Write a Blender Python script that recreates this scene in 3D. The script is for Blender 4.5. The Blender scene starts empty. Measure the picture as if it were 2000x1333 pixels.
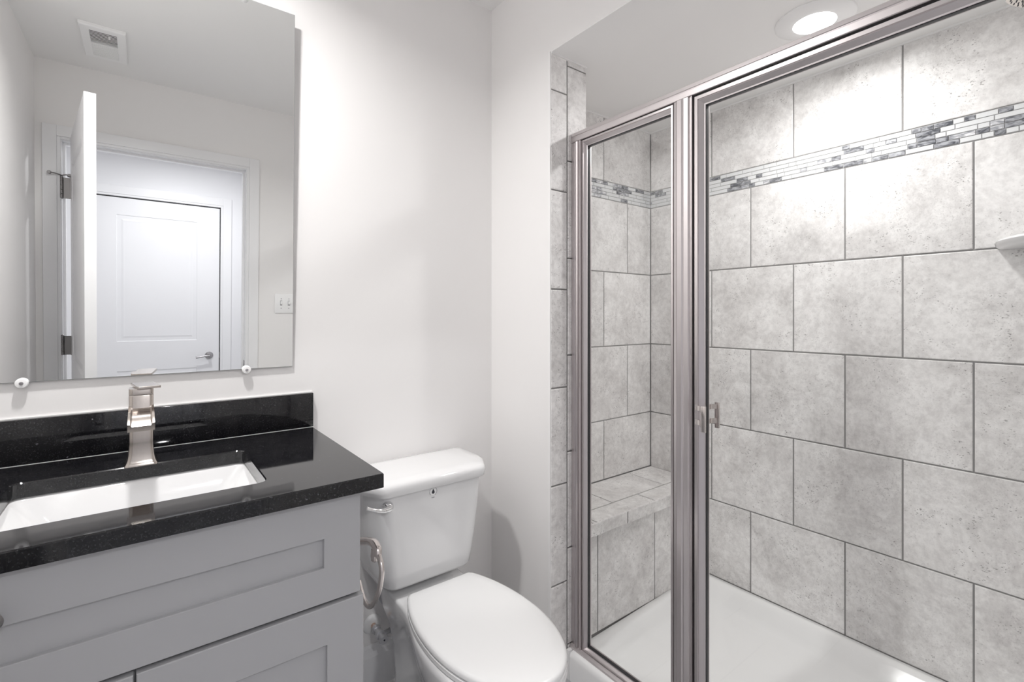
import bpy, bmesh, math, random
from mathutils import Vector, Matrix
random.seed(11)
PI = math.pi
sc = bpy.context.scene
col = sc.collection

# ------------------------------------------------------------------ camera, world, exposure
F_PX, CX, CY, YAW, CAM_H = 948.6, 1000.0, 616.0, math.atan(724 / 948.6), 1.237
cam_d = bpy.data.cameras.new('camera')
cam = bpy.data.objects.new('camera', cam_d)
col.objects.link(cam)
cam_d.sensor_width = 36.0
cam_d.lens = F_PX / 2000 * 36.0
cam_d.shift_y = -(666.5 - CY) / 2000
cam_d.clip_start = 0.02
cam.location = (0, 0, CAM_H)
cam.rotation_euler = (PI / 2, 0, -YAW)
sc.camera = cam

world = bpy.data.worlds.new('world')
sc.world = world
world.use_nodes = True
world.node_tree.nodes['Background'].inputs[0].default_value = (0.9, 0.92, 1.0, 1)
world.node_tree.nodes['Background'].inputs[1].default_value = 0.0

sc.view_settings.view_transform = 'Standard'
sc.view_settings.look = 'None'
sc.view_settings.gamma = 1.0
sc.view_settings.use_curve_mapping = False
sc.view_settings.exposure = 0.17
LENS_POWER = 5.5         # watts, shower downlight
ROOM_POWER = 12.2         # room downlight
HALL_POWER = 15.0        # hall downlight
LAMP_SPREAD = 176.0
sc.cycles.max_bounces = 16
sc.cycles.diffuse_bounces = 10
sc.cycles.glossy_bounces = 8
sc.cycles.transmission_bounces = 8
sc.cycles.transparent_max_bounces = 16
sc.cycles.sample_clamp_indirect = 6.0

# ------------------------------------------------------------------ materials
def srgb(*c):
    return tuple((x / 12.92 if x <= 0.04045 else ((x + 0.055) / 1.055) ** 2.4) for x in [v / 255 for v in c]) + (1,)

class NT:
    def __init__(s, name):
        s.m = bpy.data.materials.new(name)
        s.m.use_nodes = True
        s.t = s.m.node_tree
        s.b = s.t.nodes['Principled BSDF']
        s.out = s.t.nodes['Material Output']
    def n(s, kind, **kw):
        nd = s.t.nodes.new(kind)
        for k, v in kw.items():
            if hasattr(nd, k) and not k.startswith('i_'):
                setattr(nd, k, v)
        return nd
    def l(s, a, b):
        s.t.links.new(a, b)
    def ramp(s, src, stops):
        r = s.n('ShaderNodeValToRGB')
        el = r.color_ramp.elements
        while len(el) < len(stops):
            el.new(0.5)
        for e, (p, c) in zip(el, stops):
            e.position = p
            e.color = c if len(c) == 4 else tuple(c) + (1,)
        s.l(src, r.inputs[0])
        return r.outputs[0]
    def noise(s, vec, scale, detail=4, rough=0.55, dist=0.0):
        nd = s.n('ShaderNodeTexNoise')
        nd.inputs['Scale'].default_value = scale
        nd.inputs['Detail'].default_value = detail
        nd.inputs['Roughness'].default_value = rough
        nd.inputs['Distortion'].default_value = dist
        if vec is not None:
            s.l(vec, nd.inputs['Vector'])
        return nd.outputs['Fac']
    def mix(s, fac, a, b, mode='MIX'):
        nd = s.n('ShaderNodeMix', data_type='RGBA', blend_type=mode)
        for sock, v in ((nd.inputs[0], fac), (nd.inputs[6], a), (nd.inputs[7], b)):
            if hasattr(v, 'is_output'):
                s.l(v, sock)
            else:
                sock.default_value = v
        return nd.outputs[2]
    def coord(s):
        return s.n('ShaderNodeTexCoord').outputs['Object']
    def bump(s, h, strength, dist=0.001):
        nd = s.n('ShaderNodeBump')
        nd.inputs['Strength'].default_value = strength
        nd.inputs['Distance'].default_value = dist
        s.l(h, nd.inputs['Height'])
        s.l(nd.outputs[0], s.b.inputs['Normal'])

def mk(name, c, rough=0.5, metal=0.0, coat=0.0, ior=1.5, spec=None):
    k = NT(name)
    k.b.inputs['Base Color'].default_value = c if len(c) == 4 else tuple(c) + (1,)
    k.b.inputs['Roughness'].default_value = rough
    k.b.inputs['Metallic'].default_value = metal
    k.b.inputs['Coat Weight'].default_value = coat
    k.b.inputs['IOR'].default_value = ior
    if spec is not None:
        k.b.inputs['Specular IOR Level'].default_value = spec
    return k

def paint(name, c, rough=0.55):
    k = mk(name, c, rough, spec=0.35)
    k.bump(k.noise(k.coord(), 260, 3), 0.06, 0.0006)
    return k.m

M = {}
M['wall'] = paint('wall_paint', (0.85, 0.838, 0.832))
M['hallwall'] = paint('hall_paint', (0.82, 0.82, 0.835))
M['ceil'] = paint('ceiling_paint', (0.87, 0.866, 0.86), 0.8)
M['trim'] = mk('white_trim_paint', (0.84, 0.84, 0.85), 0.3).m
M['door'] = mk('white_door_paint', (0.83, 0.83, 0.845), 0.32).m
M['ceramic'] = mk('white_vitreous_china', (0.77, 0.77, 0.775), 0.07, coat=0.3).m
M['acrylic'] = mk('white_shower_acrylic', (0.90, 0.90, 0.90), 0.14).m
M['plastic'] = mk('white_plastic', (0.88, 0.88, 0.88), 0.3).m
M['lidplastic'] = mk('white_lid_plastic', (0.79, 0.79, 0.79), 0.22).m
M['caulk'] = mk('white_caulk', (0.86, 0.855, 0.85), 0.45).m
M['cabinet'] = mk('grey_cabinet_paint', (0.435, 0.437, 0.452), 0.38).m
M['dark'] = mk('gap_shade_black', (0.012, 0.012, 0.014), 0.6).m  # black colour standing in for the shade inside gaps and openings
M['rubber'] = mk('black_vinyl_seal', (0.02, 0.019, 0.022), 0.4).m
M['chrome'] = mk('chrome', (0.82, 0.82, 0.83), 0.06, 1.0).m
M['grout'] = paint('grey_grout', (0.27, 0.265, 0.262), 0.9)
M['ltgrout'] = paint('pale_grout', (0.44, 0.44, 0.445), 0.9)
M['white_glass'] = mk('white_glass_mosaic', (0.73, 0.74, 0.75), 0.14).m
M['copper'] = mk('copper_pipe', (0.66, 0.50, 0.42), 0.35, 1.0).m
M['greyvalve'] = mk('satin_valve_metal', (0.55, 0.55, 0.57), 0.28, 0.6).m
M['ink'] = mk('dark_ink', (0.03, 0.03, 0.04), 0.5).m
M['greyink'] = mk('grey_ink', (0.35, 0.35, 0.37), 0.5).m

def brushed(name, c, rough):
    k = mk(name, c, rough, 1.0)
    mp = k.n('ShaderNodeMapping')
    mp.inputs['Scale'].default_value = (60, 60, 1.2)
    k.l(k.coord(), mp.inputs['Vector'])
    f = k.noise(mp.outputs[0], 8, 3)
    k.l(k.ramp(f, [(0.3, (rough - .03,) * 3), (0.7, (rough + .03,) * 3)]), k.b.inputs['Roughness'])
    return k.m
M['nickel'] = brushed('brushed_nickel_frame', (0.645, 0.605, 0.61), 0.35)
M['faucet'] = brushed('brushed_nickel_faucet', (0.50, 0.455, 0.42), 0.2)
M['holder'] = mk('satin_nickel', (0.70, 0.65, 0.63), 0.24, 1.0).m
M['hinge'] = mk('dull_nickel_hinge', (0.30, 0.29, 0.29), 0.35, 1.0).m
M['lever'] = mk('satin_nickel_lever', (0.42, 0.41, 0.42), 0.25, 1.0).m

def tile_mat():
    k = mk('grey_travertine_tile', (0.6, 0.6, 0.6), 0.42)
    rnd = k.n('ShaderNodeNewGeometry').outputs['Random Per Island']
    cmb = k.n('ShaderNodeCombineXYZ')
    for i, s_ in enumerate((37.0, 71.0, 53.0)):
        mt = k.n('ShaderNodeMath', operation='MULTIPLY')
        k.l(rnd, mt.inputs[0])
        mt.inputs[1].default_value = s_
        k.l(mt.outputs[0], cmb.inputs[i])
    ad = k.n('ShaderNodeVectorMath', operation='ADD')
    k.l(k.coord(), ad.inputs[0])
    k.l(cmb.outputs[0], ad.inputs[1])
    v = ad.outputs[0]
    patch = k.noise(v, 6.5, 12, 0.76, 0.3)
    c = k.ramp(patch, [(0.32, (0.43, 0.418, 0.414)), (0.45, (0.57, 0.56, 0.555)), (0.58, (0.665, 0.658, 0.654))])
    fine = k.noise(v, 55, 7, 0.68)
    c = k.mix(0.42, c, k.ramp(fine, [(0.34, (0.45, 0.44, 0.437)), (0.56, (0.80, 0.795, 0.79))]), 'MULTIPLY')
    # fine grey freckles over the darker clouds
    fr_ = k.ramp(k.noise(v, 190, 4, 0.65), [(0.55, (0, 0, 0)), (0.66, (0.6, 0.6, 0.6))])
    fm_ = k.ramp(k.noise(v, 7.0, 6, 0.7, 0.8), [(0.44, (0, 0, 0)), (0.60, (1, 1, 1))])
    c = k.mix(k.mix(1.0, fr_, fm_, 'MULTIPLY'), c, (0.30, 0.29, 0.285, 1))
    # faint veins
    vn = k.noise(v, 4.0, 6, 0.62, 0.6)
    c = k.mix(k.ramp(vn, [(0.465, (0, 0, 0)), (0.497, (0.22, 0.22, 0.22)), (0.503, (0.22, 0.22, 0.22)), (0.535, (0, 0, 0))]), c, (0.38, 0.365, 0.36, 1))
    # small dark pits in clusters
    mp = k.n('ShaderNodeMapping')
    mp.inputs['Scale'].default_value = (1, 1, 1.5)
    k.l(v, mp.inputs['Vector'])
    wob = k.n('ShaderNodeVectorMath', operation='ADD')
    wn = k.n('ShaderNodeTexNoise')
    wn.inputs['Scale'].default_value = 120
    wsc = k.n('ShaderNodeVectorMath', operation='SCALE')
    wsc.inputs['Scale'].default_value = 0.010
    k.l(mp.outputs[0], wn.inputs['Vector'])
    k.l(wn.outputs['Color'], wsc.inputs[0])
    k.l(mp.outputs[0], wob.inputs[0])
    k.l(wsc.outputs[0], wob.inputs[1])
    vo = k.n('ShaderNodeTexVoronoi')
    vo.inputs['Scale'].default_value = 130
    k.l(wob.outputs[0], vo.inputs['Vector'])
    spot = k.ramp(vo.outputs['Distance'], [(0.20, (1, 1, 1)), (0.36, (0, 0, 0))])
    thin = k.ramp(k.noise(v, 75, 2, 0.5), [(0.50, (0, 0, 0)), (0.56, (1, 1, 1))])
    pit = k.mix(1.0, spot, thin, 'MULTIPLY')
    clus = k.ramp(k.noise(v, 10, 4, 0.62), [(0.49, (0, 0, 0)), (0.60, (0.85, 0.85, 0.85))])
    pm = k.mix(1.0, pit, clus, 'MULTIPLY')
    c = k.mix(pm, c, (0.17, 0.16, 0.157, 1))
    hs = k.n('ShaderNodeHueSaturation')
    k.l(c, hs.inputs['Color'])
    mr = k.n('ShaderNodeMapRange')
    k.l(rnd, mr.inputs[0])
    mr.inputs[3].default_value = 1.44
    mr.inputs[4].default_value = 1.54
    k.l(mr.outputs[0], hs.inputs['Value'])
    k.l(hs.outputs[0], k.b.inputs['Base Color'])
    inv = k.n('ShaderNodeMath', operation='SUBTRACT')
    inv.inputs[0].default_value = 1.0
    k.l(pm, inv.inputs[1])
    k.bump(inv.outputs[0], 0.5, 0.001)
    return k.m
M['tile'] = tile_mat()

def marble(name, lo, hi):
    k = mk(name, (0.3, 0.3, 0.32), 0.15)
    rnd = k.n('ShaderNodeNewGeometry').outputs['Random Per Island']
    cmb = k.n('ShaderNodeCombineXYZ')
    for i in range(3):
        mt = k.n('ShaderNodeMath', operation='MULTIPLY')
        k.l(rnd, mt.inputs[0])
        mt.inputs[1].default_value = 31.0 + 17 * i
        k.l(mt.outputs[0], cmb.inputs[i])
    mp = k.n('ShaderNodeMapping')
    mp.inputs['Rotation'].default_value = (0.6, 0.6, 0.5)
    mp.inputs['Scale'].default_value = (1, 1, 2.6)
    k.l(k.coord(), mp.inputs['Vector'])
    ad = k.n('ShaderNodeVectorMath', operation='ADD')
    k.l(mp.outputs[0], ad.inputs[0])
    k.l(cmb.outputs[0], ad.inputs[1])
    f = k.noise(ad.outputs[0], 34, 5, 0.6, 1.2)
    k.l(k.ramp(f, [(0.40, lo), (0.62, hi)]), k.b.inputs['Base Color'])
    return k.m
M['marble_dark'] = marble('dark_grey_marble_mosaic', (0.055, 0.06, 0.075), (0.42, 0.43, 0.46))
M['marble_light'] = marble('light_grey_marble_mosaic', (0.26, 0.27, 0.30), (0.80, 0.80, 0.82))

def granite():
    k = mk('black_granite', (0.01, 0.01, 0.012), 0.05, ior=1.54)
    c = k.coord()
    f = k.noise(c, 45, 6, 0.7)
    base = k.ramp(f, [(0.45, (0.003, 0.003, 0.0045)), (0.80, (0.016, 0.016, 0.017))])
    mp = k.n('ShaderNodeMapping')
    mp.inputs['Rotation'].default_value = (0.3, 0.2, 0.5)
    mp.inputs['Scale'].default_value = (1, 2.6, 1.4)
    k.l(c, mp.inputs['Vector'])
    fl = k.ramp(k.noise(mp.outputs[0], 120, 2, 0.5), [(0.70, (0, 0, 0)), (0.76, (1, 1, 1))])
    big = k.ramp(k.noise(c, 8, 2), [(0.45, (0, 0, 0)), (0.62, (1, 1, 1))])
    gr = k.ramp(k.noise(c, 330, 3, 0.6), [(0.52, (0, 0, 0)), (0.68, (0.75, 0.75, 0.75))])
    base = k.mix(gr, base, (0.030, 0.030, 0.032, 1))
    k.l(k.mix(k.mix(1.0, fl, big, 'MULTIPLY'), base, (0.16, 0.16, 0.175, 1)), k.b.inputs['Base Color'])
    return k.m
M['granite'] = granite()

def floor_tile():
    k = mk('grey_floor_tile', (0.4, 0.4, 0.4), 0.4)
    c = k.coord()
    br = k.n('ShaderNodeTexBrick')
    br.offset = 0.5
    br.inputs['Scale'].default_value = 1.0
    br.inputs['Mortar Size'].default_value = 0.003
    br.inputs['Brick Width'].default_value = 0.331
    br.inputs['Row Height'].default_value = 0.331
    br.inputs['Color1'].default_value = (0.50, 0.50, 0.51, 1)
    br.inputs['Color2'].default_value = (0.55, 0.55, 0.555, 1)
    br.inputs['Mortar'].default_value = (0.22, 0.22, 0.225, 1)
    mp = k.n('ShaderNodeMapping')
    mp.inputs['Location'].default_value = (0.05, 0.16, 0)
    mp.inputs['Rotation'].default_value = (0, 0, PI / 2)
    k.l(c, mp.inputs['Vector'])
    k.l(mp.outputs[0], br.inputs['Vector'])
    n_ = k.noise(c, 12, 6, 0.6)
    k.l(k.mix(0.5, br.outputs['Color'], k.ramp(n_, [(0.35, (0.72, 0.72, 0.72)), (0.65, (1, 1, 1))]), 'MULTIPLY'), k.b.inputs['Base Color'])
    return k.m
M['floor'] = floor_tile()

def glass(name, tint):
    k = NT(name)
    k.t.nodes.remove(k.b)
    tr = k.n('ShaderNodeBsdfTransparent')
    tr.inputs[0].default_value = tint
    gl = k.n('ShaderNodeBsdfGlossy')
    gl.inputs['Roughness'].default_value = 0.0
    geo = k.n('ShaderNodeNewGeometry')
    dt = k.n('ShaderNodeVectorMath', operation='DOT_PRODUCT')
    k.l(geo.outputs['Normal'], dt.inputs[0])
    k.l(geo.outputs['Incoming'], dt.inputs[1])
    def mth(op, x, y=0.0, z=0.0):
        nd = k.n('ShaderNodeMath', operation=op)
        for sock, v in zip(nd.inputs, (x, y, z)):
            if hasattr(v, 'is_output'):
                k.l(v, sock)
            else:
                sock.default_value = v
        return nd.outputs[0]
    q = mth('SUBTRACT', 1.0, mth('ABSOLUTE', dt.outputs['Value']))
    fac = mth('MULTIPLY_ADD', mth('POWER', q, 5.0), 0.96, 0.04)
    mx = k.n('ShaderNodeMixShader')
    k.l(fac, mx.inputs[0])
    k.l(tr.outputs[0], mx.inputs[1])
    k.l(gl.outputs[0], mx.inputs[2])
    k.l(mx.outputs[0], k.out.inputs[0])
    return k.m
M['glass'] = glass('clear_shower_glass', (0.985, 0.99, 0.988, 1))
M['clear'] = glass('clear_plastic', (0.93, 0.93, 0.93, 1))
M['mirror'] = mk('mirror_silver', (0.93, 0.94, 0.935), 0.0, 1.0).m

def emit(name, c, s):
    k = NT(name)
    k.t.nodes.remove(k.b)
    e = k.n('ShaderNodeEmission')
    e.inputs[0].default_value = c
    e.inputs[1].default_value = s
    k.l(e.outputs[0], k.out.inputs[0])
    return k.m
M['lens'] = emit('lit_lens', (1, 0.985, 0.97, 1), 8.0)

# ------------------------------------------------------------------ object helpers
def wloc(o):
    v = Vector((0, 0, 0))
    while o is not None:
        v += o.location
        o = o.parent
    return v

def obj(name, bm, mats, parent=None, smooth=40, label=None, cat=None, group=None, kind=None):
    """one mesh object; bm is in world coordinates, it is stored relative to its parent"""
    if parent is not None:
        bmesh.ops.translate(bm, verts=bm.verts, vec=-wloc(parent))
    bm.normal_update()
    me = bpy.data.meshes.new(name)
    bm.to_mesh(me)
    bm.free()
    for m_ in (mats if isinstance(mats, (list, tuple)) else [mats]):
        me.materials.append(m_)
    if smooth:
        me.polygons.foreach_set('use_smooth', [True] * len(me.polygons))
        me.set_sharp_from_angle(angle=math.radians(smooth))
    o = bpy.data.objects.new(name, me)
    col.objects.link(o)
    if parent is not None:
        o.parent = parent
    return tag(o, label, cat, group, kind)

def tag(o, label=None, cat=None, group=None, kind=None):
    for k_, v_ in (('label', label), ('category', cat), ('group', group), ('kind', kind)):
        if v_:
            o[k_] = v_
    return o

def thing(name, loc, label, cat, group=None):
    o = bpy.data.objects.new(name, None)
    o.empty_display_size = 0.05
    col.objects.link(o)
    o.location = loc
    return tag(o, label, cat, group)

def copy_tree(o, parent=None):
    c = o.copy()
    col.objects.link(c)
    c.parent = parent
    for ch in list(o.children):
        copy_tree(ch, c)
    return c

def new():
    return bmesh.new()

def box(bm, x0, x1, y0, y1, z0, z1, bev=0.0, seg=2, mi=0):
    vs = [bm.verts.new((x, y, z)) for z in (z0, z1) for y in (y0, y1) for x in (x0, x1)]
    fs = [bm.faces.new([vs[i] for i in q]) for q in ((0, 2, 3, 1), (4, 5, 7, 6), (0, 1, 5, 4), (2, 6, 7, 3), (0, 4, 6, 2), (1, 3, 7, 5))]
    for f in fs:
        f.material_index = mi
    if bev > 0:
        es = list({e for f in fs for e in f.edges})
        r = bmesh.ops.bevel(bm, geom=es, offset=bev, segments=seg, profile=0.5, affect='EDGES', clamp_overlap=True)
        for f in r['faces']:
            f.material_index = mi
    return bm

def bx(*a, **k):
    return box(new(), *a, **k)

def loft(bm, loops, cap0=True, cap1=True, mi=0, closed=True):
    rows = [[bm.verts.new(p) for p in lp] for lp in loops]
    n = len(rows[0])
    for a, b in zip(rows, rows[1:]):
        for i in range(n if closed else n - 1):
            j = (i + 1) % n
            f = bm.faces.new((a[i], a[j], b[j], b[i]))
            f.material_index = mi
    if cap0:
        bm.faces.new(rows[0][::-1]).material_index = mi
    if cap1:
        bm.faces.new(rows[-1]).material_index = mi
    return bm

def fix(bm):
    bmesh.ops.recalc_face_normals(bm, faces=bm.faces)
    return bm

def extrude(bm, prof, axis, a, b, mi=0):
    """closed 2D profile pushed along an axis: 'z' (x,y), 'y' (x,z), 'x' (y,z)"""
    def P(p, t):
        return {'z': (p[0], p[1], t), 'y': (p[0], t, p[1]), 'x': (t, p[0], p[1])}[axis]
    return loft(bm, [[P(p, a) for p in prof], [P(p, b) for p in prof]], mi=mi)

def circle(c, r, n, axis='z', ry=None):
    ry = r if ry is None else ry
    out = []
    for i in range(n):
        t = 2 * PI * i / n
        u, v = r * math.cos(t), ry * math.sin(t)
        out.append({'z': (c[0] + u, c[1] + v, c[2]), 'y': (c[0] + u, c[1], c[2] + v), 'x': (c[0], c[1] + u, c[2] + v)}[axis])
    return out

def lathe(bm, c, prof, axis='z', n=32, mi=0, cap=True):
    """prof: list of (radius, offset along the axis)"""
    lps = []
    for r, h in prof:
        d = {'z': (0, 0, h), 'y': (0, h, 0), 'x': (h, 0, 0)}[axis]
        lps.append(circle((c[0] + d[0], c[1] + d[1], c[2] + d[2]), max(r, 1e-5), n, axis))
    return loft(bm, lps, cap, cap, mi)

def smooth_path(pts, sub=8):
    P = [Vector(p) for p in pts]
    out = []
    for i in range(len(P) - 1):
        p0, p1, p2, p3 = P[max(i - 1, 0)], P[i], P[i + 1], P[min(i + 2, len(P) - 1)]
        for k in range(sub):
            t = k / sub
            out.append(0.5 * ((2 * p1) + (p2 - p0) * t + (2 * p0 - 5 * p1 + 4 * p2 - p3) * t * t + (3 * p1 - p0 - 3 * p2 + p3) * t ** 3))
    out.append(P[-1])
    return out

def tube(bm, pts, r, n=12, sub=8, radii=None, flat=1.0, mi=0):
    path = smooth_path(pts, sub) if sub > 1 else [Vector(p) for p in pts]
    up = None
    loops = []
    for i, p in enumerate(path):
        t = (path[min(i + 1, len(path) - 1)] - path[max(i - 1, 0)]).normalized()
        if up is None:
            up = t.orthogonal().normalized()
        up = (up - t * up.dot(t)).normalized()
        sd = t.cross(up)
        rr = r
        if radii:
            q = i / (len(path) - 1) * (len(radii) - 1)
            k = min(int(q), len(radii) - 2)
            rr = radii[k] + (radii[k + 1] - radii[k]) * (q - k)
        loops.append([p + up * rr * math.cos(2 * PI * j / n) + sd * rr * flat * math.sin(2 * PI * j / n) for j in range(n)])
    return loft(bm, loops, mi=mi)

def round_poly(pts, r, seg=5):
    """2D polygon with rounded corners"""
    out = []
    n = len(pts)
    for i in range(n):
        a, b, c = Vector(pts[i - 1]), Vector(pts[i]), Vector(pts[(i + 1) % n])
        d1, d2 = (a - b), (c - b)
        rr = r[i] if isinstance(r, (list, tuple)) else r
        rr = min(rr, d1.length * 0.45, d2.length * 0.45)
        p, q = b + d1.normalized() * rr, b + d2.normalized() * rr
        for k in range(seg + 1):
            t = k / seg
            out.append(tuple((1 - t) ** 2 * p + 2 * t * (1 - t) * b + t * t * q))
    return out

def rrect(x0, x1, y0, y1, r, seg=6):
    return round_poly([(x0, y0), (x1, y0), (x1, y1), (x0, y1)], r, seg)

def at_z(poly, z):
    return [(p[0], p[1], z) for p in poly]

def fill_ring(bm, outer, inner):
    """flat face between two closed loops of 3D points"""
    es = []
    for lp in (outer, inner):
        vs = [bm.verts.new(p) for p in lp]
        es += [bm.edges.new((vs[i], vs[(i + 1) % len(vs)])) for i in range(len(vs))]
    bmesh.ops.triangle_fill(bm, use_beauty=True, use_dissolve=False, edges=es)

GR = 0.0050
def tiles(bm, O, U, V, N, rects, bev=0.0022, h=0.0045, mi=None, g=GR):
    O, U, V, N = Vector(O), Vector(U), Vector(V), Vector(N)
    for k, (u0, u1, v0, v1) in enumerate(rects):
        u0, u1, v0, v1 = u0 + g / 2, u1 - g / 2, v0 + g / 2, v1 - g / 2
        if u1 - u0 < 0.004 or v1 - v0 < 0.004:
            continue
        b = [bm.verts.new(O + U * u + V * v - N * h) for u, v in ((u0, v0), (u1, v0), (u1, v1), (u0, v1))]
        m_ = [bm.verts.new(O + U * u + V * v - N * bev * 0.5) for u, v in ((u0, v0), (u1, v0), (u1, v1), (u0, v1))]
        t = [bm.verts.new(O + U * u + V * v) for u, v in ((u0 + bev, v0 + bev), (u1 - bev, v0 + bev), (u1 - bev, v1 - bev), (u0 + bev, v1 - bev))]
        fs = [bm.faces.new(t)]
        for lo, hi in ((b, m_), (m_, t)):
            for i in range(4):
                fs.append(bm.faces.new((lo[i], lo[(i + 1) % 4], hi[(i + 1) % 4], hi[i])))
        if mi is not None:
            for f in fs:
                f.material_index = mi[k]

def row_cuts(u0, u1, v0, v1, joint, mod=0.3295):
    us = [u0]
    j = joint + math.ceil((u0 - joint + 1e-6) / mod) * mod
    while j < u1 - 1e-4:
        us.append(j)
        j += mod
    us.append(u1)
    return [(a, b, v0, v1) for a, b in zip(us, us[1:])]

def mosaic(u0, u1, v0, v1, rows=5):
    rects, mi = [], []
    h = (v1 - v0) / rows
    for r in range(rows):
        u = u0 - random.uniform(0, 0.05)
        while u < u1:
            k = random.random()
            c = 0 if k < 0.60 else (1 if k < 0.86 else 2)
            w = random.choice((0.026, 0.034, 0.048, 0.055, 0.07, 0.085)) if c == 0 else random.choice((0.024, 0.03, 0.045, 0.06))
            a, b = max(u, u0), min(u + w, u1)
            if b - a > 0.006:
                rects.append((a, b, v0 + r * h, v0 + (r + 1) * h))
                mi.append(c)
            u += w
    return rects, mi

X, Y, Z = Vector((1, 0, 0)), Vector((0, 1, 0)), Vector((0, 0, 1))

# ------------------------------------------------------------------ dimensions of the place
XL, XR, YB, YR, ZC = -0.42, 1.083, 1.55, -0.302, 2.421      # bathroom
YJ, XJ, XS, YE, YN, ZS = 1.204, 1.251, 1.948, 1.454, 0.02, 2.113   # shower: jamb, jamb depth, long wall, end wall, near wall, ceiling
ZM0, ZM1 = 1.751, 1.829                                     # mosaic band
YH = -2.131                                                 # far wall of the hall

# ------------------------------------------------------------------ the setting
S = dict(kind='structure', smooth=0)
obj('floor', bx(XL - .12, XS + .1, YR - .12, YB + .1, -0.1, 0.0), M['floor'], label='grey tiled bathroom floor', cat='floor', **S)
obj('floor_hall', bx(-1.4, 1.9, YH - .1, YR - .12, -0.1, 0.0), M['floor'], label='hall floor beyond the bathroom door', cat='floor', **S)
obj('ceiling', bx(XL - .12, XR + .168, YR - .12, YB + .1, ZC, ZC + .1), M['ceil'], label='pale grey bathroom ceiling', cat='ceiling', **S)
obj('ceiling_hall', bx(-1.4, 1.9, YH - .1, YR - .12, ZC, ZC + .1), M['ceil'], label='hall ceiling beyond the bathroom door', cat='ceiling', **S)
obj('ceiling_shower', bx(XR + .0005, XS + .1, YN - .1, YB + .1, ZS, ZS + .09), M['ceil'], label='lowered ceiling over the shower', cat='ceiling', **S)
obj('wall_back', bx(XL - .12, XR + .05, YB, YB + .1, 0, ZC), M['wall'], label='pale wall behind the vanity and toilet', cat='wall', **S)
obj('wall_left', bx(XL - .12, XL, YR - .12, YB, 0, ZC), M['wall'], label='left bathroom wall seen in the mirror', cat='wall', **S)
# right wall: pier beside the toilet, header above the shower opening, near pier
obj('wall_right', bx(XR, XJ - .009, YJ + .009, YB, 0, ZC), M['wall'], label='painted pier between toilet and shower', cat='wall', **S)
obj('wall_header', bx(XR, XJ, YN, YJ + .009, ZS + .003, ZC), M['wall'], label='painted wall above the shower opening', cat='wall', **S)
obj('wall_near', bx(XR, XJ, YR - .12, YN - .009, 0, ZC), M['wall'], label='painted wall on the near side of the shower', cat='wall', **S)

# shower walls: grout bed with tiles and a mosaic band as parts
def tiled_wall(name, bed, label):
    return obj(name, bed, M['grout'], label=label, cat='wall', **S)

w = tiled_wall('wall_shower_long', bx(XS + .003, XS + .1, YN - .1, YB + .1, 0, ZS), 'long tiled shower wall facing the glass')
bm = new()
A, B = 0.971, 1.139
for v0, v1, j in ((0.12, 0.446, A), (0.446, 0.773, B), (0.773, 1.099, A), (1.099, 1.429, B), (1.429, ZM0, A), (ZM1, ZS, B)):
    tiles(bm, (XS, 0, 0), -Y, Z, -X, row_cuts(-YE, -YN, v0, v1, -j))
obj('wall_tiles', bm, M['tile'], w, smooth=0)
bm = new()
box(bm, XS + .0025, XS + .004, YN, YE, ZM0, ZM1, mi=3)
r_, mi_ = mosaic(-YE, -YN, ZM0 + .001, ZM1 - .001)
tiles(bm, (XS, 0, 0), -Y, Z, -X, r_, bev=0.0008, h=0.004, mi=mi_, g=0.0022)
obj('mosaic_band', bm, [M['white_glass'], M['marble_dark'], M['marble_light'], M['ltgrout']], w, smooth=0)
obj('caulk_line', bx(XS - .004, XS + .004, YN, YE, ZS - .006, ZS + .001), M['caulk'], w, smooth=0)

w = tiled_wall('wall_shower_end', bx(XR + .05, XS + .05, YE + .003, YB + .05, 0, ZS), 'tiled shower end wall above the bench')
bm = new()
A, B = 1.62, 1.45
for v0, v1, j in ((0.512, 0.773, A), (0.773, 1.099, B), (1.099, 1.429, A), (1.429, ZM0, B), (ZM1, ZS, A)):
    tiles(bm, (0, YE, 0), X, Z, -Y, row_cuts(XJ, XS, v0, v1, j))
obj('wall_tiles', bm, M['tile'], w, smooth=0)
bm = new()
box(bm, XJ, XS, YE + .0025, YE + .004, ZM0, ZM1, mi=3)
r_, mi_ = mosaic(XJ, XS, ZM0 + .001, ZM1 - .001)
tiles(bm, (0, YE, 0), X, Z, -Y, r_, bev=0.0008, h=0.004, mi=mi_, g=0.0022)
obj('mosaic_band', bm, [M['white_glass'], M['marble_dark'], M['marble_light'], M['ltgrout']], w, smooth=0)
obj('caulk_line', bx(XJ, XS - .004, YE - .004, YE + .004, ZS - .006, ZS + .001), M['caulk'], w, smooth=0)

w = tiled_wall('wall_shower_near', bx(XJ, XS + .003, YN - .1, YN - .003, 0, ZS), 'tiled shower wall behind the shower head')
bm = new()
for v0, v1, j in ((0.12, 0.446, A), (0.446, 0.773, B), (0.773, 1.099, A), (1.099, 1.429, B), (1.429, ZM0, A), (ZM1, ZS, B)):
    tiles(bm, (0, YN, 0), -X, Z, Y, row_cuts(-XS, -XR, v0, v1, -j))
obj('wall_tiles', bm, M['tile'], w, smooth=0)

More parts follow.
